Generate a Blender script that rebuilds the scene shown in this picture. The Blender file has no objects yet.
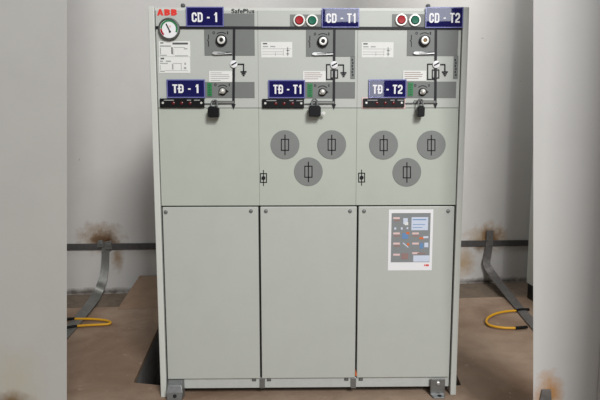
import bpy, bmesh, math, random
from mathutils import Vector, Matrix
random.seed(7)
S = bpy.context.scene
COL = S.collection
PI = math.pi

# ---------------------------------------------------------------- camera
F_PX = 520.0
CAM = Vector((-0.0542, -1.7265, 0.8881))
PIT, YAW, ROL = 0.1149, 0.0138, -0.0013
fw = Vector((math.sin(YAW)*math.cos(PIT), math.cos(YAW)*math.cos(PIT), -math.sin(PIT)))
rt0 = Vector((math.cos(YAW), -math.sin(YAW), 0))
up0 = rt0.cross(fw)
rt = math.cos(ROL)*rt0 + math.sin(ROL)*up0
up = math.cos(ROL)*up0 - math.sin(ROL)*rt0
cd = bpy.data.cameras.new('camera')
cd.sensor_fit = 'HORIZONTAL'; cd.sensor_width = 36; cd.lens = F_PX/600*36
cd.clip_start = 0.02
cam = bpy.data.objects.new('camera', cd); COL.objects.link(cam)
M3 = Matrix((rt, up, -fw)).transposed()
cam.matrix_world = Matrix.Translation(CAM) @ M3.to_4x4()
S.camera = cam

def ray(u, v):
    return fw + rt*((u-300)/F_PX) + up*((200-v)/F_PX)
def P(u, v, y=0.0):                      # a point of the plane y = const (the cabinet front)
    d = ray(u, v); t = (y-CAM.y)/d.y
    return CAM + d*t
def G(u, v, z=0.0):                      # a point of the floor
    d = ray(u, v); t = (z-CAM.z)/d.z
    return CAM + d*t
WA, WB = Vector((-1.184, 1.27, 0)), Vector((1.192, 1.467, 0))     # foot of the rear wall
WT = (WB-WA).normalized(); WN = Vector((WT.y, -WT.x, 0))           # WN faces the camera
def Wp(u, v, off=0.0):                   # a point on the rear wall
    o = WA + WN*off; d = ray(u, v)
    t = (o-CAM).dot(WN)/d.dot(WN)
    return CAM + d*t
def wall_pt(s, z, off=0.0):
    p = WA + WT*s + WN*off; p.z = z; return p

# ---------------------------------------------------------------- materials
def lin(c):
    r = []
    for x in c:
        x = x/255.0
        r.append(x/12.92 if x <= .04045 else ((x+.055)/1.055)**2.4)
    return tuple(r)+(1.0,)
def mat(name, rgb, rough=.5, metal=0.0, var=0.0, scale=8.0, bump=0.0, bscale=60.0, spec=None, coat=0.0, speck=None, stains=None, var2=None):
    m = bpy.data.materials.new(name); m.use_nodes = True
    nt = m.node_tree; N = nt.nodes; L = nt.links
    b = N['Principled BSDF']
    b.inputs['Roughness'].default_value = rough
    b.inputs['Metallic'].default_value = metal
    if spec is not None: b.inputs['Specular IOR Level'].default_value = spec
    if coat: b.inputs['Coat Weight'].default_value = coat; b.inputs['Coat Roughness'].default_value = .03
    col = lin(rgb)
    tc = N.new('ShaderNodeTexCoord')
    rgbn = N.new('ShaderNodeRGB'); rgbn.outputs[0].default_value = col
    cur = rgbn.outputs[0]
    def mix(fac, a, c2, blend='MIX'):
        x = N.new('ShaderNodeMix'); x.data_type = 'RGBA'; x.blend_type = blend
        if isinstance(fac, float): x.inputs['Factor'].default_value = fac
        else: L.new(fac, x.inputs['Factor'])
        L.new(a, x.inputs['A'])
        if isinstance(c2, tuple): x.inputs['B'].default_value = c2
        else: L.new(c2, x.inputs['B'])
        return x.outputs['Result']
    def noise(sc, det=6, ro=.6, dist=0.0):
        n = N.new('ShaderNodeTexNoise'); n.inputs['Scale'].default_value = sc
        n.inputs['Detail'].default_value = det; n.inputs['Roughness'].default_value = ro; n.inputs['Distortion'].default_value = dist
        L.new(tc.outputs['Object'], n.inputs['Vector']); return n.outputs['Fac']
    def ramp(src, a, b2, ca=0.0, cb=1.0):
        r = N.new('ShaderNodeMapRange'); r.inputs['From Min'].default_value = a; r.inputs['From Max'].default_value = b2
        r.inputs['To Min'].default_value = ca; r.inputs['To Max'].default_value = cb
        L.new(src, r.inputs['Value']); return r.outputs['Result']
    if var:
        dk = tuple(x*(1-var) for x in col[:3])+(1.0,)
        lt = tuple(min(1, x*(1+var)) for x in col[:3])+(1.0,)
        f = ramp(noise(scale), .3, .7)
        cur = mix(f, cur, lt)
        f2 = ramp(noise(scale*3.1), .45, .75)
        cur = mix(f2, cur, dk)
    if var2:
        rgb2, sc2, a2, b2 = var2
        cur = mix(ramp(noise(sc2, 4, .55, .6), a2, b2), cur, lin(rgb2))
    if speck:
        rgb2, sc2, th = speck
        cur = mix(ramp(noise(sc2, 3, .7), th, th+.06), cur, lin(rgb2))
    if stains:
        geo = N.new('ShaderNodeNewGeometry')
        nz = noise(22, 6, .65)
        for (loc, rad, rgb2, amt) in stains:
            vm = N.new('ShaderNodeVectorMath'); vm.operation = 'SUBTRACT'
            L.new(geo.outputs['Position'], vm.inputs[0]); vm.inputs[1].default_value = loc
            vs = N.new('ShaderNodeVectorMath'); vs.operation = 'MULTIPLY'
            L.new(vm.outputs[0], vs.inputs[0]); vs.inputs[1].default_value = tuple(1.0/r for r in rad)
            ln = N.new('ShaderNodeVectorMath'); ln.operation = 'LENGTH'; L.new(vs.outputs[0], ln.inputs[0])
            ad = N.new('ShaderNodeMath'); ad.operation = 'MULTIPLY_ADD'
            L.new(nz, ad.inputs[0]); ad.inputs[1].default_value = 1.3; 
            sb = N.new('ShaderNodeMath'); sb.operation = 'SUBTRACT'; L.new(ln.outputs['Value'], sb.inputs[0]); sb.inputs[1].default_value = .65
            L.new(sb.outputs[0], ad.inputs[2])
            cur = mix(ramp(ad.outputs[0], 0.15, 1.0, amt, 0.0), cur, lin(rgb2))
    L.new(cur, b.inputs['Base Color'])
    if bump:
        bn = N.new('ShaderNodeBump'); bn.inputs['Strength'].default_value = bump; bn.inputs['Distance'].default_value = .01
        L.new(noise(bscale), bn.inputs['Height']); L.new(bn.outputs[0], b.inputs['Normal'])
    return m

m_panel = mat('painted_steel', (184, 188, 182), .42, var=.025, scale=3.5, bump=.03, bscale=25)
m_panel_mid = mat('painted_steel_cover', (181, 187, 177), .42, var=.03, scale=4, bump=.03, bscale=25,
                  stains=[((-.47, 0, .64), (.10, .1, .035), (176, 176, 148), .6)])
m_side = mat('painted_steel_edge', (205, 208, 202), .4, var=.02)
m_rail = mat('painted_rail', (186, 189, 186), .45, var=.05, scale=20)
m_dark = mat('dark_gap', (28, 28, 28), .8)
m_carc = mat('carcass', (70, 72, 72), .7)
m_plate = mat('grey_plate', (112, 115, 113), .5, var=.03)
m_disc = mat('grey_disc', (126, 129, 127), .55, var=.03)
m_black = mat('black_print', (20, 20, 26), .5, spec=.3)
m_blackp = mat('black_plastic', (16, 16, 19), .35, spec=.25)
m_white = mat('white_print', (235, 235, 238), .5)
m_paper = mat('paper', (226, 227, 224), .6, var=.02, scale=30)
m_inkg = mat('grey_ink', (160, 162, 162), .6)
m_inkd = mat('dark_ink', (84, 86, 88), .6)
m_navy = mat('navy_enamel', (17, 14, 80), .02, spec=.4)
m_navyb = mat('plate_border', (112, 114, 172), .12)
m_red = mat('red_plastic', (168, 26, 38), .4, spec=.2)
m_green = mat('green_plastic', (14, 104, 80), .4, spec=.2)
m_logo = mat('red_print', (226, 44, 30), .5)
m_greenp = mat('green_strip', (28, 122, 66), .5)
m_silver = mat('bright_metal', (196, 197, 196), .4, .7)
m_chrome = mat('white_metal', (225, 224, 218), .3, .3)
m_steel = mat('zinc_steel', (140, 142, 142), .45, .75, var=.15, scale=20)
m_galv = mat('galvanised_strap', (128, 128, 124), .5, .6, var=.2, scale=18)
m_strapd = mat('dull_strap', (118, 115, 113), .55, .5, var=.25, scale=18)
m_bar = mat('painted_bar', (88, 86, 86), .55, .4, var=.2, scale=14, speck=((120, 92, 70), 30, .66))
m_ring = mat('dark_rim', (96, 98, 96), .45, .5)
m_brass = mat('brass', (120, 92, 50), .5, .3)
m_yel = mat('yellow_sheath', (214, 158, 28), .45, var=.08, scale=30)
m_tape = mat('black_tape', (14, 14, 14), .6, spec=.2)
m_posterg = mat('poster_grey', (134, 138, 140), .5)
m_pink = mat('pink_edge', (226, 196, 194), .6)
m_redink = mat('dark_red_ink', (120, 30, 30), .5)
m_bluei = mat('blue_ink', (104, 142, 188), .5)
m_lblue = mat('pale_blue_ink', (205, 214, 232), .6)
m_brownp = mat('brown_ink', (150, 122, 118), .6)
m_orange = mat('orange_tape', (214, 110, 50), .5)
m_floor = mat('dusty_concrete', (156, 134, 115), .9, var=.12, scale=5, bump=.25, bscale=45,
              speck=((166, 146, 128), 26, .64), var2=((126, 100, 80), 2.2, .42, .7))
m_channel = mat('raw_concrete', (112, 98, 84), .95, var=.25, scale=9, bump=.4, bscale=40)
m_board = mat('dusty_board', (144, 120, 100), .9, var=.12, scale=6, bump=.12, bscale=50)
m_pit = mat('pit_concrete', (120, 118, 116), .95, var=.2, scale=7, bump=.3, bscale=30)
RUST, RUST2 = (120, 84, 48), (150, 118, 78)
def T3(p): return (p.x, p.y, p.z)
st = []
c = Wp(104, 240); st += [(T3(Wp(101, 238)), (.16, .3, .11), (150, 122, 88), .9), (T3(c), (.095, .3, .065), (92, 60, 32), 1.0), (T3(Wp(117, 257)), (.05, .3, .10), (146, 116, 78), .8)]
c = Wp(490, 236); st += [(T3(Wp(488, 238)), (.17, .3, .11), (178, 148, 108), .9), (T3(c), (.08, .3, .07), (122, 84, 46), 1.0), (T3(Wp(464, 262)), (.09, .3, .13), (176, 146, 106), .8), (T3(Wp(480, 247)), (.05, .3, .04), (110, 80, 50), .7)]
st += [(T3(G(90, 292)), (.55, .4, .03), (84, 74, 64), .9), (T3(G(490, 280)), (.5, .4, .028), (80, 70, 60), .9)]
m_wall = mat('painted_plaster', (211, 208, 205), .75, var=.03, scale=2.0, bump=.06, bscale=14, stains=st,
             speck=((180, 176, 172), 16, .72))
YP = -0.35                               # face of the added slabs left and right in view
stp = [(T3(P(550, 392, YP)), (.05, .3, .07), (178, 130, 78), .95), (T3(P(541, 398, YP)), (.03, .3, .05), (170, 130, 90), .8),
       (T3(P(12, 401, YP)), (.06, .3, .034), (96, 64, 32), 1.0), (T3(P(14, 380, YP)), (.11, .3, .12), (168, 158, 128), .35)]
m_slab_shaded = mat('shaded_plaster_front', (172, 171, 167), .75, var=.03, scale=2.0, bump=.05, bscale=12, stains=stp)  # slab plaster in a darker tone, standing in for shade on the left
m_slab = mat('painted_plaster_front', (190, 189, 187), .75, var=.025, scale=2.0, bump=.05, bscale=12, stains=stp)

# ---------------------------------------------------------------- mesh helpers
class MB:
    def __init__(self): self.bm = bmesh.new(); self.mats = []
    def mi(self, m):
        if m not in self.mats: self.mats.append(m)
        return self.mats.index(m)
    def faces(self, vs, fs, m):
        V = [self.bm.verts.new(v) for v in vs]; i = self.mi(m)
        for f in fs:
            try:
                fc = self.bm.faces.new([V[k] for k in f]); fc.material_index = i
            except ValueError: pass
        return self
    def hexa(self, q0, q1, m):            # two matching quads
        return self.faces(list(q0)+list(q1), [(0,1,2,3),(7,6,5,4),(0,4,5,1),(1,5,6,2),(2,6,7,3),(3,7,4,0)], m)
    def box(self, a, b, m):
        x0,y0,z0 = a; x1,y1,z1 = b
        return self.hexa([(x0,y0,z0),(x1,y0,z0),(x1,y0,z1),(x0,y0,z1)], [(x0,y1,z0),(x1,y1,z0),(x1,y1,z1),(x0,y1,z1)], m)
    def prism(self, poly, e, m):          # polygon swept by vector e
        n = len(poly); e = Vector(e)
        vs = [Vector(p) for p in poly]+[Vector(p)+e for p in poly]
        fs = [tuple(range(n)), tuple(range(2*n-1, n-1, -1))]+[(i, i+n, (i+1) % n+n, (i+1) % n) for i in range(n)]
        return self.faces(vs, fs, m)
    def lathe(self, c, prof, m, axis='y', n=40):   # prof: (radius, offset along -axis)
        c = Vector(c); vs = []; fs = []
        for (r, h) in prof:
            for k in range(n):
                a = 2*PI*k/n
                if axis == 'y': vs.append(c+Vector((r*math.cos(a), -h, r*math.sin(a))))
                else: vs.append(c+Vector((r*math.cos(a), r*math.sin(a), h)))
        for j in range(len(prof)-1):
            for k in range(n):
                fs.append((j*n+k, j*n+(k+1) % n, (j+1)*n+(k+1) % n, (j+1)*n+k))
        fs.append(tuple(range(n))[::-1]); fs.append(tuple(range((len(prof)-1)*n, len(prof)*n)))
        return self.faces(vs, fs, m)
    def bar(self, p, q, w, d, m):         # flat bar in the panel plane from p to q, width w, depth d towards the viewer
        p = Vector(p); q = Vector(q); t = (q-p).normalized(); s = Vector((-t.z, 0, t.x))*(w/2)
        return self.prism([p-s, q-s, q+s, p+s], (0, -d, 0), m)
    def arc(self, c, r0, r1, a0, a1, d, m, n=24):
        c = Vector(c)
        pts = [c+Vector((r0*math.cos(a0+(a1-a0)*k/n), 0, r0*math.sin(a0+(a1-a0)*k/n))) for k in range(n+1)]
        pto = [c+Vector((r1*math.cos(a0+(a1-a0)*k/n), 0, r1*math.sin(a0+(a1-a0)*k/n))) for k in range(n+1)]
        for k in range(n):
            self.prism([pts[k], pts[k+1], pto[k+1], pto[k]], (0, -d, 0), m)
        return self
    def tube(self, path, r, m, n=10):
        path = [Vector(p) for p in path]; vs = []; fs = []
        prev = None
        for i, p in enumerate(path):
            t = (path[min(i+1, len(path)-1)]-path[max(i-1, 0)]).normalized()
            if prev is None: a = t.orthogonal().normalized()
            else: a = (prev-t*prev.dot(t)).normalized()
            prev = a; b = t.cross(a)
            rr = r[i] if isinstance(r, (list, tuple)) else r
            for k in range(n):
                g = 2*PI*k/n; vs.append(p+a*rr*math.cos(g)+b*rr*math.sin(g))
        for i in range(len(path)-1):
            for k in range(n):
                fs.append((i*n+k, i*n+(k+1) % n, (i+1)*n+(k+1) % n, (i+1)*n+k))
        fs.append(tuple(range(n))[::-1]); fs.append(tuple(range((len(path)-1)*n, len(path)*n)))
        return self.faces(vs, fs, m)
    def build(self, name, parent=None, bevel=0.0, smooth=False, label=None, seg=2):
        bm = self.bm
        bmesh.ops.remove_doubles(bm, verts=bm.verts, dist=1e-7)
        bmesh.ops.recalc_face_normals(bm, faces=bm.faces)
        me = bpy.data.meshes.new(name); 
        if smooth:
            for f in bm.faces: f.smooth = True
        bm.to_mesh(me); bm.free()
        for m in self.mats: me.materials.append(m)
        if smooth: me.set_sharp_from_angle(angle=math.radians(35))
        o = bpy.data.objects.new(name, me); COL.objects.link(o)
        if parent is not None: o.parent = parent; o.matrix_parent_inverse = Matrix.Translation(-wloc(parent))
        if bevel:
            b = o.modifiers.new('bevel', 'BEVEL'); b.width = bevel; b.segments = seg; b.limit_method = 'ANGLE'
        if label: o['label'] = label
        return o
LOC = {}
def wloc(o): return LOC.get(o.name, Vector((0, 0, 0)))
def thing(name, label, cat, loc=(0, 0, 0), group=None):
    o = bpy.data.objects.new(name, None); COL.objects.link(o)
    o.location = loc; LOC[o.name] = Vector(loc); o['label'] = label; o['category'] = cat; o['kind'] = 'thing'
    o.empty_display_size = .1
    if group: o['group'] = group
    return o
def tag(o, label, cat, group=None):
    o['label'] = label; o['category'] = cat; o['kind'] = 'thing'
    if group: o['group'] = group
    return o
def struct(o): o['kind'] = 'structure'; return o

def R(u0, v0, u1, v1, y=0.0):            # pixel rectangle on the cabinet front -> x0, z0, x1, z1
    uc, vc = (u0+u1)/2, (v0+v1)/2
    return P(u0, vc, y).x, P(uc, v1, y).z, P(u1, vc, y).x, P(uc, v0, y).z
def rbox(mb, u0, v0, u1, v1, yb, d, m):  # slab whose back lies at y = yb and front at yb-d
    x0, z0, x1, z1 = R(u0, v0, u1, v1)
    return mb.box((x0, yb-d, z0), (x1, yb, z1), m)
PX = P(301, 200).x - P(300, 200).x       # metres per pixel on the front

def text_mesh(txt, x0, z0, x1, z1, y, m, bold=0.0, depth=.0004, vertical=False):
    cu = bpy.data.curves.new('t', 'FONT'); cu.body = txt; cu.size = 1.0; cu.offset = bold; cu.extrude = .01
    cu.resolution_u = 4
    ob = bpy.data.objects.new('t', cu); COL.objects.link(ob)
    dg = bpy.context.evaluated_depsgraph_get(); dg.update()
    me = bpy.data.meshes.new_from_object(ob.evaluated_get(dg), depsgraph=dg)
    bpy.data.objects.remove(ob); bpy.data.curves.remove(cu)
    vs = [v.co.copy() for v in me.vertices]
    if vertical: vs = [Vector((-v.y, v.x, v.z)) for v in vs]
    ax, bx = min(v.x for v in vs), max(v.x for v in vs); ay, by = min(v.y for v in vs), max(v.y for v in vs)
    out = []
    for v in vs:
        out.append((x0+(v.x-ax)/(bx-ax)*(x1-x0), y-(v.z+.01)/.02*depth, z0+(v.y-ay)/(by-ay)*(z1-z0)))
    fs = [tuple(p.vertices) for p in me.polygons]
    bpy.data.meshes.remove(me)
    return out, fs
def put_text(mb, txt, u0, v0, u1, v1, y, m, bold=0.0, vertical=False):
    x0, z0, x1, z1 = R(u0, v0, u1, v1)
    vs, fs = text_mesh(txt, x0, z0, x1, z1, y, m, bold, vertical=vertical)
    mb.faces(vs, fs, m)

def stroke(path, w, closed=False):       # a 2-D path as quads of width w with mitred joints
    n = len(path); L_ = []; R_ = []
    for i in range(n):
        p = Vector(path[i])
        a = Vector(path[i-1]) if (i or closed) else None
        b = Vector(path[(i+1) % n]) if (i < n-1 or closed) else None
        d1 = (p-a).normalized() if a is not None else (b-p).normalized()
        d2 = (b-p).normalized() if b is not None else d1
        n1 = Vector((-d1.y, d1.x)); n2 = Vector((-d2.y, d2.x)); m = (n1+n2).normalized()
        k = w/2/max(.35, m.dot(n1)); L_.append(p+m*k); R_.append(p-m*k)
    return [[L_[i], L_[(i+1) % n], R_[(i+1) % n], R_[i]] for i in range(n if closed else n-1)]
def rc(x0, y0, x1, y1): return [[Vector((x0, y0)), Vector((x1, y0)), Vector((x1, y1)), Vector((x0, y1))]]
def ar(cx, cy, r, a0, a1, n=6): return [(cx+r*math.cos(math.radians(a0+(a1-a0)*k/n)), cy+r*math.sin(math.radians(a0+(a1-a0)*k/n))) for k in range(n+1)]
def glyph(ch, s=.2):                     # bold condensed capitals, height 1 -> (polygons, width)
    w = .58; h = s/2; r = .17
    if ch == 'C': return stroke([(w-h, .62)]+ar(w-h-r, 1-h-r, r, 0, 90)+ar(h+r, 1-h-r, r, 90, 180)+ar(h+r, h+r, r, 180, 270)+ar(w-h-r, h+r, r, 270, 360)+[(w-h, .38)], s), w
    if ch in 'DĐ':
        q = stroke([(h, h), (h, 1-h)]+ar(w-h-r, 1-h-r, r, 90, 0)+ar(w-h-r, h+r, r, 0, -90), s, True)
        if ch == 'Đ': q = q+rc(-.1, .44, .33, .57)
        return q, w
    if ch == 'T': return rc(.17, 0, .17+s+.02, 1-s*.9)+rc(0, 1-s*.9, .56, 1), .56
    if ch == '1': return rc(.17, 0, .17+s+.02, 1)+[[Vector((0, .70)), Vector((.17, .74)), Vector((.17, 1)), Vector((.12, .88))]], .39
    if ch == '2': return stroke([(h, .66)]+ar(h+r, 1-h-r, r, 180, 90)+ar(w-h-r, 1-h-r, r, 90, 0)+[(w-h, .62), (w-h-.03, .52), (h+.02, .24), (h+.0, .1)], s)+rc(0, 0, w-.02, s*.9), w
    if ch == '-': return rc(.06, .38, .36, .54), .42
    if ch == 'A': return stroke([(.10, 0), (.32, 1)], .2)+stroke([(.54, 0), (.32, 1)], .2)+rc(.2, .18, .44, .36), .64
    if ch == 'B': return stroke([(h, h), (h, .5), (w-h-r*.8, .5)]+ar(w-h-.16, .5-.16-.02, .16, 70, -70)[0:]+[(w-h-r, h)], s, True)+stroke([(h, .5), (h, 1-h)]+ar(w-h-.17, 1-h-.15, .15, 90, -70)+[(w-h-r, .5)], s, True), w
    return [], .24
def put_glyphs(mb, txt, u0, v0, u1, v1, y, m, d=.0004, s=.2, gap=.08):
    x0, z0, x1, z1 = R(u0, v0, u1, v1); polys = []; x = 0
    for i, ch in enumerate(txt):
        q, w = glyph(ch, s); polys += [[Vector((p.x+x, p.y)) for p in g] for g in q]; x += w+gap
    x -= gap
    for g in polys:
        mb.prism([Vector((x0+p.x/x*(x1-x0), y, z0+p.y*(z1-z0))) for p in g], (0, -d-2e-5*polys.index(g), 0), m)
# ---------------------------------------------------------------- the setting
# floor with the opening of the cable trench under the cabinet
TR = [G(133.5, 382.5), G(161, 386.2)]
BK = G(161.5, 320)
hole = [Vector((TR[0].x, TR[0].y, 0)), Vector((-.50, .078, 0)), Vector((.5, .082, 0)), G(461.2, 385.2), G(455, 371), Vector((.46, BK.y, 0)), BK]
hole[2].y = hole[3].y-.004
mb = MB()
X0, X1, Y0, Y1 = -2.6, 2.6, -4.2, 1.04
def fl(poly): mb.prism([Vector(p) for p in poly], (0, 0, -.02), m_floor)
fl([(X0, Y0, 0), (X1, Y0, 0), (X1, hole[3].y, 0), hole[3], hole[2], hole[1], hole[0], (X0, hole[0].y, 0)])
fl([(X0, hole[0].y, 0), hole[0], hole[6], (X0, BK.y, 0)])
fl([hole[3], (X1, hole[3].y, 0), (X1, BK.y, 0), hole[5], hole[4]])
cl, cr = G(70, 308), G(503, 297)
sl = (cr.y-cl.y)/(cr.x-cl.x); yl = cl.y+sl*(X0-cl.x); yr = cl.y+sl*(X1-cl.x)
fl([(X0, BK.y, 0), hole[6], hole[5], (X1, BK.y, 0), (X1, yr, 0), (X0, yl, 0)])
struct(mb.build('floor'))
mb = MB(); mb.prism([(X0, yl, -.012), (X1, yr, -.012), wall_pt(4.0, -.012, -.1), wall_pt(-1.6, -.012, -.1)], (0, 0, -.1), m_channel)
struct(mb.build('floor_channel'))
mb = MB()
hc = [Vector(p) for p in hole]
for i in range(len(hc)):
    a, b = hc[i], hc[(i+1) % len(hc)]
    a = a+Vector((0, 0, -.0202)); b = b+Vector((0, 0, -.0202))
    d = (b-a).normalized(); n = Vector((d.y, -d.x, 0))*.05
    mb.prism([a, b, b+n, a+n], (0, 0, -.55), m_pit)
mb.prism([h+Vector((0, 0, -.57)) for h in hole], (0, 0, -.05), m_pit)
struct(mb.build('trench_pit'))
ZT = 2.75
mb = MB(); mb.hexa([wall_pt(-1.6, -.1), wall_pt(4.0, -.1), wall_pt(4.0, ZT), wall_pt(-1.6, ZT)],
                   [wall_pt(-1.6, -.1, -.15), wall_pt(4.0, -.1, -.15), wall_pt(4.0, ZT, -.15), wall_pt(-1.6, ZT, -.15)], m_wall)
struct(mb.build('wall_back'))
# added slabs fill both side bands of the view, inner edges leaning to look upright
def side_slab(name, pt, pb, xout):
    a = P(pt[0], pt[1], YP); b = P(pb[0], pb[1], YP)
    k = (a.x-b.x)/(a.z-b.z)
    e0 = b.x-k*b.z; e1 = b.x+k*(ZT-b.z)
    m_ = MB(); sp = .05*(1 if xout > 0 else -1)      # inner side splayed so it stays hidden
    m_.hexa([(xout, YP, 0), (e0, YP, 0), (e1, YP, ZT), (xout, YP, ZT)], [(xout, YP+.06, 0), (e0+sp, YP+.06, 0), (e1+sp, YP+.06, ZT), (xout, YP+.06, ZT)], m_slab if xout > 0 else m_slab_shaded)
    return struct(m_.build(name, bevel=.002))
side_slab('side_slab_left', (67, 0), (67, 400), -2.0)
side_slab('side_slab_right', (533, 0), (533, 400), .80)
e = P(597.5, 380, YP)
mb = MB(); mb.box((e.x, YP-.45, 0), (e.x+.08, YP-.0005, ZT), m_slab)
struct(mb.build('shade_slab', bevel=.004))  # added slab at the view edge, there to shade the right side slab

# ---------------------------------------------------------------- the switchgear cabinet
W, H, D = 1.03, 1.312, .765
cab = thing('switchgear_cabinet', 'tall pale grey three-bay switchgear cabinet with blue nameplates and black mimic lines', 'electrical cabinet', (0, 0, 0))
TH = .020
for sx in (-1, 1):
    mb = MB(); x0 = sx*W/2; x1 = sx*(W/2-TH)
    mb.box((min(x0, x1), -.004, 0), (max(x0, x1), D, H), m_side)
    mb.build('side_panel', cab, bevel=.0025)
mb = MB(); mb.box((-W/2+TH, .02, .03), (W/2-TH, D-.01, H-.012), m_carc); mb.build('carcass', cab)
mb = MB(); mb.box((-W/2+TH+.0005, .004, H-.0118), (W/2-TH-.0005, D, H-.002), m_side); mb.build('top_cover', cab, bevel=.001)
XL, XR = -W/2+TH, W/2-TH
xs = [P(258, 60).x, P(356.7, 60).x]
seam_up = [XL+.003, P(258.6, 110).x, P(356.9, 110).x, XR-.003]
z108 = P(300, 108).z; z206 = P(300, 206).z; z378 = P(300, 378).z
cps = []
for k in range(3):
    g = .0002
    a, b = seam_up[k]+(g if k else 0), seam_up[k+1]-(g if k < 2 else 0)
    mb = MB(); mb.box((a, 0, z108+.0008), (b, .018, H-.0125), m_panel); cps.append(mb.build('control_panel', cab, bevel=.0007))
    mb = MB(); mb.box((a, 0, z206+.002), (b, .018, z108-.0008), m_panel_mid); o = mb.build('fuse_cover' if k else 'blank_cover', cab, bevel=.001)
# lower doors
gaps = [(XL+.006, None), (P(259.2, 300).x, P(261.2, 300).x), (P(355.8, 300).x, P(357.6, 300).x), (None, XR-.006)]
screws = [[(166, 212), (251, 211)], [(266, 211), (350, 211)], [(364, 211), (448, 211)]]
for k in range(3):
    a = gaps[k][0] if k == 0 else gaps[k][1]; b = gaps[k+1][1] if k == 2 else gaps[k+1][0]
    mb = MB(); mb.box((a, -.002, z378), (b, .018, z206-.0022), m_panel); d = mb.build('cable_door', cab, bevel=.0022)
    for (u, v) in screws[k]:
        p = P(u, v); mb = MB()
        mb.lathe((p.x, -.002, p.z), [(.0065, 0), (.0065, .002), (.005, .004), (.002, .0045)], m_steel, n=20)
        mb.box((p.x-.004, -.0068, p.z-.0008), (p.x+.004, -.006, p.z+.0008), m_inkd)
        mb.build('screw', d, smooth=True)
# dark sheet behind the doors, its colour stands for shade in the gaps
mb = MB(); mb.box((XL+.0003, .012, .03), (XR-.0003, .0195, z206), m_dark); mb.build('gap_shade', cab)
# bottom rail with clips
zr0 = P(300, 387.3, .008).z
rail = MB().box((XL+.004, .006, zr0), (XR-.004, .03, z378-.0012), m_rail).build('bottom_rail', cab, bevel=.0015)
for (u, v) in [(254, 380), (269, 380), (346.5, 379.5), (361, 379.5)]:
    mb = MB(); rbox(mb, u-2, v-1.6, u+2, v+1.6, .006, .003, m_inkd); rbox(mb, u-.8, v-.8, u+.8, v+.8, .003, .001, m_steel)
    mb.build('rail_bolt', rail)
for u in (262.3, 353.5):
    mb = MB(); rbox(mb, u-2.6, 378.5, u+2.6, 388.5, .006, .005, m_steel); mb.build('centre_clip', cab, bevel=.001)
p = P(356, 374); MB().prism([(p.x-.002, -.0025, p.z+.02), (p.x+.004, -.0025, p.z-.006), (p.x-.003, -.0025, p.z-.006)], (0, .0004, 0), m_orange).build('orange_tag', cab)
# foot brackets
def foot(u0, v0, u1, v1, yf, left):
    x0, x1 = P(u0, v0).x, P(u1, v0).x; zt = P((u0+u1)/2, v0, -.0).z
    mb = MB()
    if left:   # a wide bent strap, its lower lip sloping down to the floor
        prof = [(-.006, zt), (-.022, zt-.012), (-.03, zt-.034), (-.034, .006), (-.034, .0005), (.004, .0005), (.004, zt)]
    else:
        prof = [(-.004, zt), (-.009, zt), (-.009, .006), (yf, .005), (yf, .0005), (-.004, .0005)]
    n = len(prof)
    ins = .006
    A = []; B = []
    for i, (yy, zz) in enumerate(prof):
        t = ins if (left and i in (0, 1, 3, 4)) or (not left and i in (3, 4)) else 0
        A.append((x0+t, yy, zz)); B.append((x1-t, yy, zz))
    mb.faces(A+B, [tuple(range(n)), tuple(range(2*n-1, n-1, -1))]+[(i, i+n, (i+1) % n+n, (i+1) % n) for i in range(n)], m_steel)
    f = mb.build('foot_bracket', cab, bevel=.002)
    xc = (x0+x1)/2
    if left:
        h = MB(); h.lathe((xc+.002, -.032, zt-.045), [(.0065, 0), (.0055, .0035)], m_dark, n=16); h.build('slot', f)
    else:
        h = MB(); h.lathe((xc+.004, yf*.6, .0052), [(.008, 0), (.0075, .0012)], m_dark, axis='z', n=18); h.build('slot', f)
        h = MB(); h.lathe((xc, -.009, zt-.016), [(.007, 0), (.007, .004), (.004, .006)], m_silver, n=6); h.build('bolt', f)
foot(167.5, 379.3, 184.3, 398, -.034, True)
foot(430.2, 377.5, 444.5, 393.5, -.03, False)
# bolts standing on the top edge
for (u, v) in [(183, 4.4), (428, 4.4)]:
    p = P(u, 7, .02); mb = MB()
    mb.lathe((p.x, .02, H-.002), [(.005, 0), (.005, .006), (.0075, .0065), (.0075, .012), (.005, .0155), (.001, .016)], m_inkd, axis='z', n=16)
    mb.build('lifting_bolt', cab, smooth=True)

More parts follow.
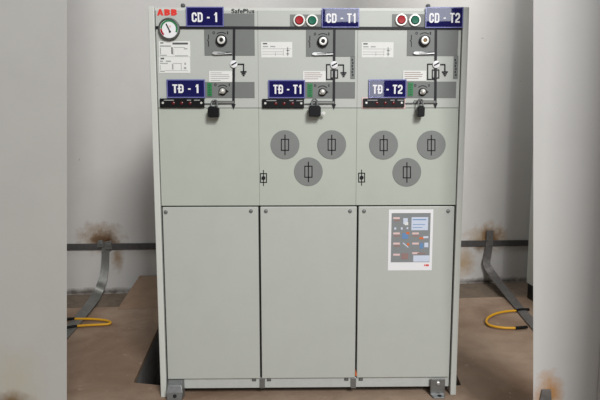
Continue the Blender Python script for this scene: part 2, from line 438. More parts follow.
# mimic diagram
mb = MB()
p0, p1 = P(155.6, 27.6), P(461.5, 28.6)
mb.bar((p0.x, 0, p0.z), (p1.x, 0, p1.z), 2.5*PX, .0032, m_black); bus = mb.build('busbar_line', cab)
def line(mb, a, b, w=1.1, y=-.0, d=.0018, m=None):
    p, q = P(*a), P(*b); mb.bar((p.x, y, p.z), (q.x, y, q.z), w*PX, d, m or m_black)
BAYS = [
 dict(vu=234.2, top=28, arrow=109, plate=(204.2, 13.5, 254.6, 55.6), low=(205.4, 82, 254.6, 98), sock=(221.6, 40.6), latch=(212.5, 51.8, 232, 55.2), sw=(233.9, 64.3), fuse=False,
      gnd=(243.6, 76), green=(207.5, 83, 212, 96.2), lsock=(222.8, 91.4), note=(209.2, 71.2, 232.2, 82), ind=(160.5, 98.6, 204.6, 107.6), hasp=(204.6, 234.5, 102.6)),
 dict(vu=334.4, top=28.3, arrow=109, plate=(306, 29, 355, 56.6), low=(304, 82, 355, 98.4), sock=(322.8, 41.8), latch=(312, 52.6, 333, 55.8), sw=(334, 65), fuse=(326.6, 331, 337.6),
      gnd=(343.5, 77), green=(307.4, 83.6, 312.6, 97), lsock=(322.4, 92.2), note=(303, 71.2, 325.6, 82), ind=(262.4, 99, 304, 108), hasp=(304.6, 334.5, 102.8)),
 dict(vu=435.8, top=28.6, arrow=108, plate=(407, 29, 458, 56), low=(405, 81.6, 456, 98), sock=(424.3, 41), latch=(413, 51.8, 434, 55), sw=(436, 64.6), fuse=(427.6, 432.3, 438.8),
      gnd=(444.8, 76.2), green=(408, 82.6, 413, 96), lsock=(422.4, 92), note=(403, 70.8, 426, 81), ind=(363, 98.6, 404, 107.4), hasp=(405, 435.5, 102.2)),
]
NAMES = ['first', 'T1', 'T2']
for bi, B in enumerate(BAYS):
    # grey instrument plates
    x = B['plate']
    mb = MB(); rbox(mb, *x, 0, .0012, m_plate)
    if bi: 
        rbox(mb, x[2]-4.6, x[3]-.2, x[2], 79, 0, .0012, m_plate)
    op = mb.build('operating_plate', cab)
    mb = MB()                               # printed marks on the plate
    su, sv = B['sock']; yy = -.0012
    c = P(su, sv); r = 8*PX
    mb.arc((c.x, yy, c.z), 7.2*PX, 8.0*PX, math.radians(55), math.radians(125), .0005, m_black)
    put_text(mb, '0', su-9, sv-9.2, su-6.6, sv-6.2, yy, m_black, .02)
    put_text(mb, 'I', su+5.4, sv-9.2, su+6.6, sv-6.2, yy, m_black, .02)
    line(mb, (su-13, sv-6), (su-13, sv-1), .8, yy, .0005); line(mb, (su-13, sv+1), (su-13, sv+6), .8, yy, .0005); line(mb, (su-14.2, sv-1), (su-13, sv+1.2), .8, yy, .0005)
    if bi:
        for k in range(6):
            line(mb, (x[2]-2.8+.5*(k % 2), 59+k*3), (x[2]-2.8+.5*(k % 2), 61+k*3), 1.3, yy, .0004)
    mb.build('symbol_print', op)
    sk = MB(); sk.lathe((c.x, yy, c.z), [(5.5*PX, 0), (5.3*PX, .008), (4.0*PX, .0085), (3.9*PX, .005)], m_blackp, n=36)
    sk = sk.build('operating_socket', cab, smooth=True)
    rg = MB(); rg.lathe((c.x, yy-.005, c.z), [(3.8*PX, 0), (3.8*PX, .006), (3.1*PX, .007), (2.0*PX, .0065), (1.9*PX, .002)], [m_chrome, m_chrome, m_chrome][bi], n=32); rg.build('socket_ring', sk, smooth=True)
    ho = MB(); ho.lathe((c.x, yy-.005, c.z), [(1.8*PX, 0), (1.75*PX, .004)], [m_dark, m_dark, m_brass][bi], n=20); ho.build('socket_core', sk)
    # latch
    u0, v0, u1, v1 = B['latch']; vm = (v0+v1)/2
    mb = MB()
    pts = [(u0, vm-.6), (u0+2, v0), (u0+8, v0+.2), (u1-6, vm-.2), (u1, vm-.6), (u1, vm+.8), (u1-7, vm+1.2), (u0+8, v1-.3), (u0+3, v1), (u0, vm+.9)]
    mb.prism([Vector((P(a, b).x, yy-.003, P(a, b).z)) for a, b in pts], (0, -.003, 0), m_silver)
    rbox(mb, u1-6, v0+.2, u1, v1-.2, yy, .003, m_black)
    rbox(mb, u0+5, vm-.45, u1-7, vm+.5, yy-.003, .0033, m_inkd)
    mb.build('slide_latch', cab, bevel=.0006)
    # lower plate
    mb = MB(); rbox(mb, *B['low'], 0, .0012, m_plate); lp = mb.build('earthing_plate', cab)
    lu, lv = B['lsock']; c = P(lu, lv); mb = MB()
    mb.arc((c.x, yy, c.z), 5.6*PX, 6.4*PX, math.radians(45), math.radians(135), .0005, m_black)
    put_text(mb, '0', lu-8.5, lv-8, lu-6.2, lv-5.2, yy, m_black, .02); put_text(mb, 'I', lu+6, lv-8, lu+7, lv-5.2, yy, m_black, .02)
    mb.prism([Vector((P(a, b).x, yy, P(a, b).z)) for a, b in [(lu+3.2, lv-2.2), (lu+6.2, lv), (lu+3.2, lv+2.2)]], (0, -.0005, 0), m_black)
    mb.build('symbol_print', lp)
    sk = MB(); sk.lathe((c.x, yy, c.z), [(3.9*PX, 0), (3.7*PX, .005), (3.0*PX, .006), (2.9*PX, .004)], m_blackp, n=28); sk = sk.build('earthing_socket', cab, smooth=True)
    rg = MB(); rg.lathe((c.x, yy-.004, c.z), [(2.9*PX, 0), (2.7*PX, .006), (1.5*PX, .012), (1.2*PX, .0125)], m_chrome, n=24); 
    rg.tube([(c.x-2.6*PX, yy-.008, c.z-1.6*PX), (c.x, yy-.012, c.z+.2*PX)], 1.0*PX, m_chrome); rg.build('socket_core', sk, smooth=True)
    mb = MB(); rbox(mb, *B['green'], -.0012, .002, m_greenp); 
    gu0, gv0, gu1, gv1 = B['green']
    for k in range(5):
        vv = gv0+2+k*2.3; rbox(mb, gu0+1.2, vv, gu1-1.2-(k % 2)*.6, vv+1, -.0032, .0003, mat('green_print', (16, 84, 46), .5) if k == 0 and bi == 0 else bpy.data.materials['green_print'])
    mb.build('green_indicator', cab)
    # note slip
    u0, v0, u1, v1 = B['note']; mb = MB(); rbox(mb, u0, v0, u1, v1, 0, .0017, m_paper)
    for k, wd in enumerate((.55, .9, .94, .9, .5) if bi == 0 else (.8, .9, .86, .7)):
        vv = v0+1.4+k*(1.9 if bi == 0 else 2.0)
        rbox(mb, u0+1.4, vv, u0+1.4+(u1-u0-2.8)*wd, vv+.6, -.0017, .0002, m_inkg if bi == 0 else m_brownp)
    mb.build('instruction_slip', cab)
    # vertical mimic line, circle, earth symbol, arrow
    vu = B['vu']; mb = MB(); yl_ = -.0012
    line(mb, (vu, B['top']), (vu-.6, B['arrow']-4.5), 2.3, yl_, .002)
    a = B['arrow']; mb.prism([Vector((P(q, w).x, yl_, P(q, w).z)) for q, w in [(vu-2.6, a-4.8), (vu+1.6, a-4.8), (vu-.5, a+.6)]], (0, -.002, 0), m_black)
    su, sv = B['sw']; gu, gv = B['gnd']
    line(mb, (su, sv), (gu+.5, sv), 1.2); line(mb, (gu, sv), (gu, gv-4.6), 1.2)
    for k, wd in enumerate((3.0, 2.0, 1.0)):
        line(mb, (gu-wd, gv-4.2+k*1.8), (gu+wd, gv-4.2+k*1.8), 1.3)
    if B['fuse']:
        lu_, f0, f1 = B['fuse']
        line(mb, (su, sv-.4), (lu_-.5, sv-.4), 1.1); line(mb, (lu_, sv-.4), (lu_, 79.6), 1.1); line(mb, (lu_-.5, 79.4), (su, 79.4), 1.1)
        for (q, w) in [((f0, 70), (f1, 70)), ((f0, 78), (f1, 78)), ((f0, 69.5), (f0, 78.5)), ((f1, 69.5), (f1, 78.5))]: line(mb, q, w, 1.0)
    mb.build('mimic_line', cab)
    c = P(su, sv); mb = MB(); mb.lathe((c.x, -.001, c.z), [(3.5*PX, 0), (3.5*PX, .004), (3.2*PX, .0045)], m_white, n=28)
    sp = mb.build('switch_position_disc', cab, smooth=True)
    mb = MB(); line(mb, (su-2.4, sv+1.2), (su+2.9, sv-1.7), 1.3, -.0055, .0005); mb.build('position_mark', sp)
    # three-lamp indicator unit
    u0, v0, u1, v1 = B['ind']; mb = MB()
    if bi == 2: rbox(mb, u0-1.3, v0-1.2, u1+1.4, v1+1.4, 0, .0022, m_pink); 
    rbox(mb, u0, v0, u1, v1, 0, .009, m_blackp)
    iu = mb.build('indicator_unit', cab, bevel=.001)
    for k in range(3):
        c = P(u0+13.5+k*8.3, (v0+v1)/2+.3); mb = MB(); mb.lathe((c.x, -.009, c.z), [(1.5*PX, 0), (1.5*PX, .0015), (.8*PX, .0028)], mat('dark_red_lens', (96, 22, 26), .25) if (bi, k) == (0, 0) else bpy.data.materials['dark_red_lens'], n=16)
        mb.build('indicator_lamp', iu, smooth=True)
    for q in (u0+3, u1-2.8):
        c = P(q, (v0+v1)/2); mb = MB(); mb.lathe((c.x, -.009, c.z), [(1.2*PX, 0), (1.0*PX, .0015)], m_chrome, n=14); mb.build('screw', iu)
    mb = MB()
    for (q0, q1) in [(4, 14), (27, 31), (34, 40)]: rbox(mb, u0+q0, v0+1.4, u0+q1, v0+2.2, -.009, .0003, m_inkg)
    mb.build('scale_print', iu)
    # hasp under the lower plate
    u0, u1, vv = B['hasp']; mb = MB()
    line(mb, (u0, vv+1.2), (u1, vv+.9), 1.0, 0, .004, m_inkd); line(mb, (u0+9, vv-1.3), (u1, vv-1.1), 1.0, 0, .004, m_inkd)
    line(mb, (u0+8.5, vv-.1), (u1-.5, vv-.1), 1.6, -.001, .005, m_galv)
    mb.build('hasp_slide', cab)

# name plates
def nameplate(txt, u0, v0, u1, v1, tu0, tv0, tu1, tv1, tiltx=0.0, tiltz=0.0):
    x0, z0, x1, z1 = R(u0, v0, u1, v1); xc, zc = (x0+x1)/2, (z0+z1)/2
    Rm = Matrix.Rotation(tiltx, 4, 'X') @ Matrix.Rotation(tiltz, 4, 'Z')
    yb = -.0036 - abs(tiltx)*(z1-z0)/2 - abs(tiltz)*(x1-x0)/2
    def fix(o):
        for v in o.data.vertices:
            q = Vector((v.co.x-xc, v.co.y, v.co.z-zc)); q = Rm @ q
            v.co = (q.x+xc, q.y+yb, q.z+zc)
    mb = MB(); mb.box((x0, -.003, z0), (x1, 0, z1), m_navyb); pl = mb.build('nameplate', cab, label='blue enamel nameplate reading '+txt)
    fix(pl)
    mb = MB(); b = 1.0*PX; mb.box((x0+b, -.0034, z0+b), (x1-b, -.0028, z1-b), m_navy); f_ = mb.build('enamel_face', pl); fix(f_)
    mb = MB(); put_glyphs(mb, txt, tu0, tv0, tu1, tv1, -.0034, m_white, s=.185, gap=.1); t = mb.build('lettering', pl); fix(t)
    # little mounting pads so the plate touches the panel
    mb = MB(); mb.box((x0+.01, yb-.0005, z0+.01), (x1-.01, 0, z1-.01), m_dark); mb.build('mounting_pad', pl)
nameplate('CD - 1', 186.5, 7.2, 224, 27, 192.2, 13.0, 217.6, 22.6)
nameplate('TĐ - 1', 167.2, 79.6, 205.4, 98, 173, 84.6, 199, 93.2)
nameplate('CD - T1', 321.6, 8.6, 359, 28, 326.2, 14.0, 355.4, 23.4, math.radians(0), 0)
nameplate('TĐ - T1', 268.4, 80.2, 305, 98.2, 273.4, 85.0, 301.4, 94.0)
nameplate('CD - T2', 425, 7.6, 462.4, 28.4, 428.6, 13.6, 459, 23.4, 0, -math.radians(1.1))
nameplate('TĐ - T2', 368.5, 79.6, 406, 98, 372.4, 85.0, 402, 94)
# push buttons
for (plate, reds, greens) in [((290, 14.6, 321.4, 27), (299.2, 20.8), (312, 21)), ((392, 14.2, 424.8, 28), (401, 20.2), (414.6, 20.6))]:
    mb = MB(); rbox(mb, *plate, 0, .0012, m_plate); mb.build('button_plate', cab)
    for (c, m, nm) in ((reds, m_red, 'red push button'), (greens, m_green, 'green push button')):
        q = P(*c); mb = MB(); mb.lathe((q.x, -.0012, q.z), [(5.9*PX, 0), (5.9*PX, .004), (5.3*PX, .0065), (4.3*PX, .0065), (4.2*PX, .002)], m_chrome, n=36)
        pb = mb.build('push_button', cab, smooth=True, label=nm+' in a pale ring')
        mb = MB(); mb.lathe((q.x, -.002, q.z), [(4.15*PX, 0), (4.15*PX, .003)], m_dark, n=32); mb.build('collar', pb)
        mb = MB(); mb.lathe((q.x, -.004, q.z), [(3.7*PX, 0), (3.7*PX, .006), (3.3*PX, .0072), (1*PX, .0066)], m, n=32); mb.build('cap', pb, smooth=True)
# pressure gauge
c = P(169.6, 29.4)
mb = MB(); mb.lathe((c.x, 0, c.z), [(10.3*PX, 0), (10.3*PX, .010), (9.9*PX, .013), (8.9*PX, .0135), (8.5*PX, .009)], m_ring, n=56); ga = mb.build('pressure_gauge', cab, smooth=True, label='round pressure gauge with white dial and dark rim')
mb = MB(); mb.lathe((c.x, -.0085, c.z), [(8.55*PX, 0), (8.55*PX, .0008)], m_white, n=56); mb.build('dial', ga)
mb = MB(); yy = -.0093
mb.arc((c.x, yy, c.z), 6.6*PX, 8.3*PX, math.radians(-25), math.radians(178), .0003, m_greenp); mb.arc((c.x, yy, c.z), 6.6*PX, 8.3*PX, math.radians(180), math.radians(228), .0003, m_red)
rbox(mb, 169.4, 26, 171.8, 28, yy, .0003, m_pink); mb.build('scale', ga)
mb = MB(); line(mb, (166.8, 24.4), (170.9, 32.6), 1.1, -.0098, .0008); q = P(170.6, 32.2); mb.lathe((q.x, -.0098, q.z), [(1.1*PX, 0), (1.0*PX, .0014)], m_black, n=14); mb.build('needle', ga)
# printed logo and series name
mb = MB(); put_glyphs(mb, 'ABB', 156.9, 9.2, 177, 15.6, 0, m_logo, s=.24); mb.build('red_lettering', cab, label='red brand lettering at the top of the panel')
mb = MB(); put_text(mb, 'SafePlus', 231.4, 8.8, 254.4, 13.2, -.0002, m_black, .02); mb.build('black_lettering', cab)
# rating labels
def rating(u0, v0, u1, v1, kind):
    mb = MB(); rbox(mb, u0, v0, u1, v1, 0, .0008, m_paper); y = -.0008
    def b(a, q, c_, d_, m=m_inkg): rbox(mb, u0+a, v0+q, u0+c_, v0+d_, y, .0002, m)
    if kind == 'a':
        b(1.3, 1.2, 4.4, 2.4, m_inkd); b(13.5, 1.4, 29, 3.4, m_inkd); b(.8, 4.2, 12, 5.6); b(1, 6.5, 2, 13); b(12.4, 6, 13.8, 13, m_inkd)
        b(14.5, 6, 26, 6.6); b(25, 7, 28.5, 8.2); b(1, 13.6, 8, 14.6); b(16, 14.2, 29, 15); b(14.6, 7.5, 15, 14)
    elif kind == 'b':
        b(1.6, .8, 5.2, 2.4, m_inkd); b(1, 3.6, 4, 5); b(7, 3.6, 12, 5); b(1, 6, 9, 7); b(14, 6.2, 23, 6.8); b(13, 7, 14.5, 12.5); b(22, 7, 22.6, 13)
        b(25.5, 5.6, 27, 8); b(25, 10, 27.4, 12.2); b(1, 13.8, 6, 14.8); b(1, 8, 1.6, 13); b(6, 13.4, 29, 13.8)
    else:
        b(1.6, 1, 6, 2.4, m_inkd); b(1.6, 4, 7, 5.2); b(9, 4, 14, 5.2); b(1, 6.6, 30, 7); b(1, 9.6, 22, 10); b(1, 12, 22, 12.4); b(22, 7, 22.4, 14); b(26, 5, 27, 14); b(25, 8, 28.5, 9); b(25, 11.4, 28, 12.4); b(14, 10, 14.4, 14)
    mb.build('rating_label', cab)
rating(159, 41.2, 190.2, 56.6, 'a'); rating(159, 57, 190.2, 73, 'b'); rating(261.2, 42, 292.2, 57.6, 'c'); rating(361.6, 42.2, 393.4, 57.6, 'c')
# fuse discs
for (u, v) in [(285, 144.7), (331.7, 144.7), (308.4, 171.6), (383.6, 145), (431.2, 145), (406.8, 172.2)]:
    c = P(u, v); mb = MB(); mb.lathe((c.x, 0, c.z), [(14.3*PX, 0), (14.3*PX, .0012), (14.0*PX, .0016)], m_disc, n=64); fd = mb.build('fuse_disc', cab)
    mb = MB(); y = -.0016
    line(mb, (u, v-10), (u, v+10.4), 1.1, y, .0005)
    for a, b in [((u-3.6, v-5.4), (u+3.6, v-5.4)), ((u-3.6, v+5.6), (u+3.6, v+5.6)), ((u-3.6, v-5.9), (u-3.6, v+6.1)), ((u+3.6, v-5.9), (u+3.6, v+6.1))]: line(mb, a, b, 1.0, y, .0005)
    mb.build('fuse_symbol', fd)
for (u, v) in [(263.5, 178), (361.6, 177.6)]:
    mb = MB(); line(mb, (u, v-8), (u, v+8), .9, 0, .0005)
    for a, b in [((u-3, v-4.4), (u+3, v-4.4)), ((u-3, v+4.4), (u+3, v+4.4)), ((u-3, v-4.9), (u-3, v+4.9)), ((u+3, v-4.9), (u+3, v+4.9))]: line(mb, a, b, 1.0, 0, .0005)
    c = P(u, v); mb.lathe((c.x, 0, c.z), [(2.0*PX, 0), (1.9*PX, .003)], m_black, n=18); mb.build('sensor_symbol', cab)

# ---------------------------------------------------------------- padlocks
def padlock(u0, v0, u1, v1, su0, su1, sv, where, yaw=0.0, key=False):
    x0, z0, x1, z1 = R(u0, v0, u1, v1); xc = (x0+x1)/2; w = (x1-x0); yc = -.022
    root = thing('padlock', where, 'padlock', (xc, yc, z0), 'padlocks on the hasps')
    dp = .011
    poly = [(x0, z0+.004), (x0+.003, z0), (x1-.003, z0), (x1, z0+.004), (x1, z1-.006), (x1-.006, z1), (x0+.006, z1), (x0, z1-.006)]
    mb = MB(); mb.prism([Vector((a, yc-dp, b)) for a, b in poly], (0, 2*dp, 0), m_blackp); mb.build('body', root, bevel=.002)
    a, b = P(su0, sv).x, P(su1, sv).x; zt = P(su0, sv).z; rr = (b-a)/2; cx = (a+b)/2
    pth = [(a, yc, z1-.003)]+[(cx-rr*math.cos(PI*k/12), yc+.010*math.sin(PI*k/12), zt-rr+rr*math.sin(PI*k/12)) for k in range(13)]+[(b, yc, z1-.003)]
    mb = MB(); mb.tube(pth, .0026, m_steel, 10); mb.build('shackle', root, smooth=True)
    if key:
        mb = MB(); k0 = P(320, 112).x; zz = P(320, 113.4).z
        mb.box((x1-.003, yc-.002, zz-.003), (x1+.006, yc+.002, zz+.003), m_silver); mb.lathe((x1+.010, yc+.001, zz), [(.0055, 0), (.0055, .002)], m_chrome, n=18)
        mb.build('key', root)
    return root
padlock(209.2, 106.8, 220.2, 117.8, 212.4, 218, 100.4, 'black padlock hanging on the hasp under the TĐ - 1 nameplate')
padlock(308.6, 106, 320.4, 117, 311.6, 317, 99.6, 'black padlock with a pale key in its side, hanging beside TĐ - T1', key=True)
padlock(415.6, 106, 422.4, 117.2, 416.8, 421.4, 99.6, 'narrow black padlock hanging on the hasp beside TĐ - T2')

# ---------------------------------------------------------------- instruction poster on the third door
pr = thing('instruction_poster', 'white bordered instruction poster with grey photo panel taped to the lower door', 'poster', tuple(P(410, 270, -.003)))
yb = -.0026
mb = MB(); rbox(mb, 388.1, 209.4, 432.3, 270.2, yb, .0006, m_white); mb.build('sheet', pr)
mb = MB(); rbox(mb, 391, 212.9, 429.8, 262, yb-.0006, .0002, m_posterg); gp = mb.build('picture_panel', pr)
mb = MB(); y = yb-.0008
pbn = [0]
def pb(u0, v0, u1, v1, m):
    pbn[0] += 1; rbox(mb, u0, v0, u1, v1, y, .0002+1.5e-5*pbn[0], m)
for (u, v) in [(393, 217), (393, 232.3), (412, 232.3), (393, 242.4), (412, 242.4), (393, 253.5), (412, 252)]: pb(u, v, u+6.6, v+1.9, m_pink)
for (u, v) in [(394, 219.5), (393.5, 235), (412.5, 235), (394, 245)]: pb(u, v, u+6, v+1.6, m_brownp)
pb(411.2, 217, 427.8, 230, m_lblue); pb(412.5, 219, 426, 220, m_bluei); pb(412.5, 224, 425, 224.6, m_bluei); pb(412.5, 227, 422, 227.6, m_bluei)
pb(413, 255.2, 429, 261.4, m_lblue); pb(402, 233, 407.8, 238.6, m_bluei); pb(406, 231.8, 409, 234, m_orange)
pb(419, 237, 423.5, 239, m_orange); pb(423, 236, 428, 238, m_lblue); pb(419.5, 243, 423, 248.4, m_bluei); pb(424, 242.4, 428, 247, m_lblue)
pb(403, 218, 407.5, 224, m_lblue); pb(404.4, 222, 408, 225, m_paper); pb(394, 227.3, 396, 229.4, m_lblue); pb(400.5, 227.3, 402.4, 229.4, m_lblue); pb(406.4, 227, 408, 229, m_lblue)
pb(401, 253, 408, 259, m_brownp); pb(417, 252.5, 425, 254, m_brownp)
q = [P(402.4, 243), P(403.2, 242.4), P(408.4, 246.8), P(407.6, 247.4)]; mb.prism([Vector((a.x, y, a.z)) for a in q], (0, -.0002, 0), m_lblue)
pb(406.8, 243, 409, 245.4, m_orange)
mb.build('pictures', gp)
mb = MB(); put_glyphs(mb, 'ABB', 423.6, 264, 428.6, 265.9, yb-.0006, m_logo, s=.24); mb.build('red_lettering', pr)

# ---------------------------------------------------------------- earthing bar, straps, cables on the rear wall
mb = MB()
pl_, pr_ = Wp(100, 246.4), Wp(492, 243.0)
s_ = lambda p: (p-WA).dot(WT)
k = (pr_.z-pl_.z)/(s_(pr_)-s_(pl_)); zb = lambda s: pl_.z+k*(s-s_(pl_))
hw = .0185
SA, SB = -1.4, s_(Wp(526, 243))+.02
mb.hexa([wall_pt(SA, zb(SA)-hw, .005), wall_pt(SB, zb(SB)-hw, .005), wall_pt(SB, zb(SB)+hw, .005), wall_pt(SA, zb(SA)+hw, .005)],
        [wall_pt(SA, zb(SA)-hw, .011), wall_pt(SB, zb(SB)-hw, .011), wall_pt(SB, zb(SB)+hw, .011), wall_pt(SA, zb(SA)+hw, .011)], m_bar)
for s in (s_(Wp(80, 246)), s_(Wp(150, 246)), s_(Wp(300, 246)), s_(Wp(470, 246))):
    mb.hexa([wall_pt(s-.012, zb(s)-.01, -.002), wall_pt(s+.012, zb(s)-.01, -.002), wall_pt(s+.012, zb(s)+.01, -.002), wall_pt(s-.012, zb(s)+.01, -.002)],
            [wall_pt(s-.012, zb(s)-.01, .006), wall_pt(s+.012, zb(s)-.01, .006), wall_pt(s+.012, zb(s)+.01, .006), wall_pt(s-.012, zb(s)+.01, .006)], m_bar)
tag(mb.build('earthing_bar', bevel=.001), 'flat grey steel bar running low along the whole rear wall', 'earthing bar')

def ribbon(rows, th, m):                 # rows of (left point, right point, normal)
    # densify with Catmull-Rom
    def cr(a, b, c_, d, t): return .5*((2*b)+(c_-a)*t+(2*a-5*b+4*c_-d)*t*t+(3*b-a-3*c_+d)*t**3)
    out = []
    for i in range(len(rows)-1):
        q = [rows[max(i-1, 0)], rows[i], rows[i+1], rows[min(i+2, len(rows)-1)]]
        for s in range(6):
            t = s/6; out.append(tuple(cr(q[0][j], q[1][j], q[2][j], q[3][j], t) for j in range(3)))
    out.append(rows[-1])
    mb = MB(); vs = []; fs = []
    for (l, r, n) in out:
        n = n.normalized()*th
        vs += [l, r, r+n, l+n]
    for i in range(len(out)-1):
        for a in range(4):
            b = (a+1) % 4; fs.append((4*i+a, 4*i+b, 4*i+4+b, 4*i+4+a))
    fs.append((0, 1, 2, 3)); e_ = 4*(len(out)-1); fs.append((e_+3, e_+2, e_+1, e_))
    return mb.faces(vs, fs, m)
Z = Vector((0, 0, 1))
# left strap
o1 = .0112
rows = [(Wp(101.2, 241.5, o1), Wp(110.4, 241.5, o1), WN), (Wp(101.8, 252, o1), Wp(109.6, 252, o1), WN), (Wp(101.2, 266, .02), Wp(109, 267, .02), WN),
        (Wp(98.4, 280, .05), Wp(106.4, 283, .05), WN+Z*.3), (Wp(93, 292.5, .09), Wp(101.2, 296.5, .09), WN+Z*.9), (G(85.5, 304, .02), G(94, 307.5, .02), WN*.3+Z), (G(74, 318.5, .004), G(83, 321, .004), Z), (G(60, 333, .003), G(70, 336, .003), Z), (G(42, 350, .003), G(52, 354, .003), Z)]
ls = thing('earthing_strap', 'pale galvanised strap bending down from the wall bar behind the black-tipped cable loop', 'earthing strap', tuple(G(80, 318)), 'earthing straps below the wall bar')
ribbon(rows, .005, m_galv).build('strap', ls, smooth=True)
mb = MB(); a = Wp(105, 244.5, .0165)
for (du, dv, w, h, t) in [(-4.5, -1.0, .018, .022, .012), (3.6, .6, .02, .026, .010)]:
    q = Wp(105+du, 244.4+dv, .0165); mb.prism([q-WT*w-Z*h, q+WT*w-Z*h, q+WT*w*.8+Z*h, q-WT*w*.7+Z*h*.8], WN*t, m_galv)
mb.build('clamp', ls, bevel=.003)
for (u, v) in [(101, 243.5), (108.6, 244.6)]:
    q = Wp(u, v, .027); n = WN; t1 = WT
    mb = MB(); mb.prism([q+(t1*math.cos(PI*k/3)+Z*math.sin(PI*k/3))*.009 for k in range(6)], n*.008, m_steel); mb.build('bolt', ls, bevel=.001)
# right strap
rs = thing('earthing_strap', 'dark dull strap crossing the wall bar and slanting down to the floor', 'earthing strap', tuple(G(505, 292)), 'earthing straps below the wall bar')
rows = [(Wp(486.4, 230.4, o1), Wp(493.2, 230.4, o1), WN), (Wp(485.6, 244, o1), Wp(492.6, 244, o1), WN), (Wp(483.6, 256, .015), Wp(490.8, 257, .015), WN), (Wp(482.8, 264.5, .03), Wp(490.2, 263.5, .03), WN),
        (Wp(487.5, 273.5, .06), Wp(494.5, 270.5, .06), WN+Z*.4), (G(497.8, 287.5, .03), G(503.5, 283.5, .03), WN*.3+Z), (G(511, 304, .006), G(517, 300, .006), Z), (G(522.5, 318, .004), G(528, 313, .004), Z), (G(536, 334, .003), G(543, 329, .003), Z)]
ribbon(rows, .005, m_strapd).build('strap', rs, smooth=True)
for (u, v) in [(487.6, 240), (491.3, 245)]:
    q = Wp(u, v, .0162); mb = MB(); mb.prism([q+(WT*math.cos(PI*k/3)+Z*math.sin(PI*k/3))*.008 for k in range(6)], WN*.006, m_strapd); mb.build('bolt', rs, bevel=.001)

def spline(pts, n=8):
    pts = [Vector(p) for p in pts]; out = []
    for i in range(len(pts)-1):
        a, b, c_, d = pts[max(i-1, 0)], pts[i], pts[i+1], pts[min(i+2, len(pts)-1)]
        for s in range(n):
            t = s/n; out.append(.5*((2*b)+(c_-a)*t+(2*a-5*b+4*c_-d)*t*t+(3*b-a-3*c_+d)*t**3))
    out.append(pts[-1]); return out
def loop(name, pix, tipA, tipB, label, rad=.0058, z=.011):
    root = thing(name, label, 'cable', tuple(G(*pix[len(pix)//2])), 'yellow earthing cables on the floor')
    mb = MB(); mb.tube(spline([G(u, v, z) for u, v in pix]), rad, m_yel, 12); mb.build('yellow_sheath', root, smooth=True)
    for tp in (tipA, tipB):
        mb = MB(); pts = spline([G(u, v, z) for u, v in tp]); mb.tube(pts, rad*1.25, m_tape, 12); mb.build('taped_end', root, smooth=True)
loop('earthing_cable', [(74, 318.9), (88, 318.9), (100, 319.6), (108, 321), (110.6, 322.6), (108, 324), (100, 324.6), (88, 325.2), (76, 326)],
     [(75, 318.8), (69, 319), (62, 320)], [(77, 326), (71, 327), (62, 328.4)], 'yellow cable loop beside the pale strap, on the side of the open trench')
loop('earthing_cable', [(516, 310.6), (506, 311.4), (496, 313.6), (489, 317), (486.4, 320.6), (487.4, 323.8), (492, 326), (500, 327.4), (508, 328), (516, 328)],
     [(515, 310.6), (521, 309.6), (529, 309.4)], [(515, 328), (521, 327.6), (527, 327)], 'yellow cable loop lying on the floor below the dark slanting strap')

# board leaning over the rear end of the trench
A = [Wp(139.5, 275.5, .02), Wp(170, 275.5, .02)]
B_ = [G(117, 309.5, .0005), None]
B_[1] = Vector((A[1].x+.02, B_[0].y+.02, .0005))
n_ = (A[1]-A[0]).cross(B_[0]-A[0]).normalized()
if n_.z > 0: n_ = -n_
mb = MB(); mb.prism([A[0], A[1], B_[1], B_[0]], (0, 0, -.0004) if False else n_*.0, m_board) if False else None
mb = MB()
th = .014
A2 = [p+Vector((0, 0, .0)) for p in A]
mb.hexa([B_[0], B_[1], A[1], A[0]], [B_[0]+Vector((0, .035, 0)), B_[1]+Vector((0, .035, 0)), A[1]+Vector((0, 0, -th)), A[0]+Vector((0, 0, -th))], m_board)
tag(mb.build('trench_cover_board', bevel=.002), 'dusty brown board sloping up against the rear wall beside the cabinet', 'board')

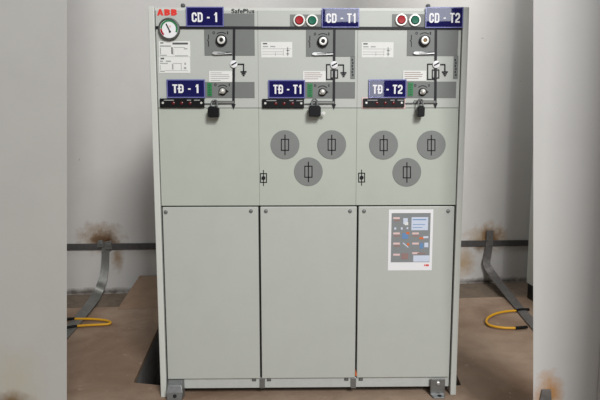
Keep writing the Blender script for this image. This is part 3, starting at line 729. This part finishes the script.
# ---------------------------------------------------------------- neighbouring cabinet and the strap on the added right slab
nx = G(525.5, 297).x
ny = G(525.5, 297).y
nb = thing('switchgear_cabinet', 'plain pale grey cabinet on black plinth mostly hidden by the added right slab', 'electrical cabinet', (nx+.5, .65, 0))
NH = 2.3
mb = MB(); mb.box((nx, .2, .085), (nx+1.0, ny-.0, NH), m_panel); mb.build('body', nb, bevel=.004)
mb = MB(); mb.box((nx+.004, .22, 0), (nx+.99, ny-.012, .085), m_blackp); mb.build('plinth', nb)
for k in range(2):
    mb = MB(); mb.box((nx+.01+k*.495, .18, .11), (nx+.495+k*.495, .1995, NH-.03), m_panel); d = mb.build('door', nb, bevel=.003)
    mb = MB(); mb.box((nx+.44+k*.1, .16, .95), (nx+.46+k*.1, .1805, 1.1), m_blackp); mb.build('handle', d, bevel=.003)
a0, a1 = P(541.3, 389, YP), P(550.2, 389, YP); b0, b1 = P(539, 401, YP), P(551, 401, YP)
mb = MB(); q = [Vector((b0.x, YP-.0005, 0)), Vector((b1.x, YP-.0005, 0)), Vector((b1.x, YP-.0005, b1.z)), Vector((a1.x, YP-.0005, a1.z)), Vector((a0.x, YP-.0005, a0.z)), Vector((b0.x, YP-.0005, b0.z))]
mb.prism(q, (0, -.005, 0), m_strapd)
tag(mb.build('earthing_strap', bevel=.0008), 'short dark strap end on the added right slab under a rust stain', 'earthing strap', 'earthing straps below the wall bar')

# ---------------------------------------------------------------- light
wd = bpy.data.worlds.new('world'); S.world = wd; wd.use_nodes = True
bg = wd.node_tree.nodes['Background']; bg.inputs[0].default_value = (.95, .98, 1.0, 1); bg.inputs[1].default_value = .27
def area(name, loc, tgt, sx, sy, power, col=(1, 1, 1)):
    l = bpy.data.lights.new(name, 'AREA'); l.shape = 'RECTANGLE'; l.size = sx; l.size_y = sy; l.energy = power; l.color = col
    o = bpy.data.objects.new(name, l); COL.objects.link(o); o.location = loc
    o.rotation_euler = (Vector(tgt)-Vector(loc)).to_track_quat('-Z', 'Y').to_euler(); return o
area('daylight_window', (.90, -4.1, 2.55), (.90, 0, 2.55), 1.2, .78, 28, (.9, .95, 1))
area('glare_lamp', (.85, -4.1, 1.45), (.85, 0, 1.45), .2, .9, 4, (.93, .97, 1))  # added strip lamp, makes the glare on the third bay's lower nameplate
area('key_light', (1.75, -5.0, 4.3), (.2, .6, .5), 1.4, 1.3, 300, (1, .99, .97))  # unseen key light, placed to throw the shadows from front right
area('rear_wall_fill', (.8, .8, 2.7), (.8, .9, 0), .6, .3, 9, (1, .99, .97))  # added fill above the gap, lifts the rear wall

S.view_settings.view_transform = 'Standard'; S.view_settings.look = 'None'
S.view_settings.exposure = 0.0; S.view_settings.gamma = 1.0; S.view_settings.use_curve_mapping = False
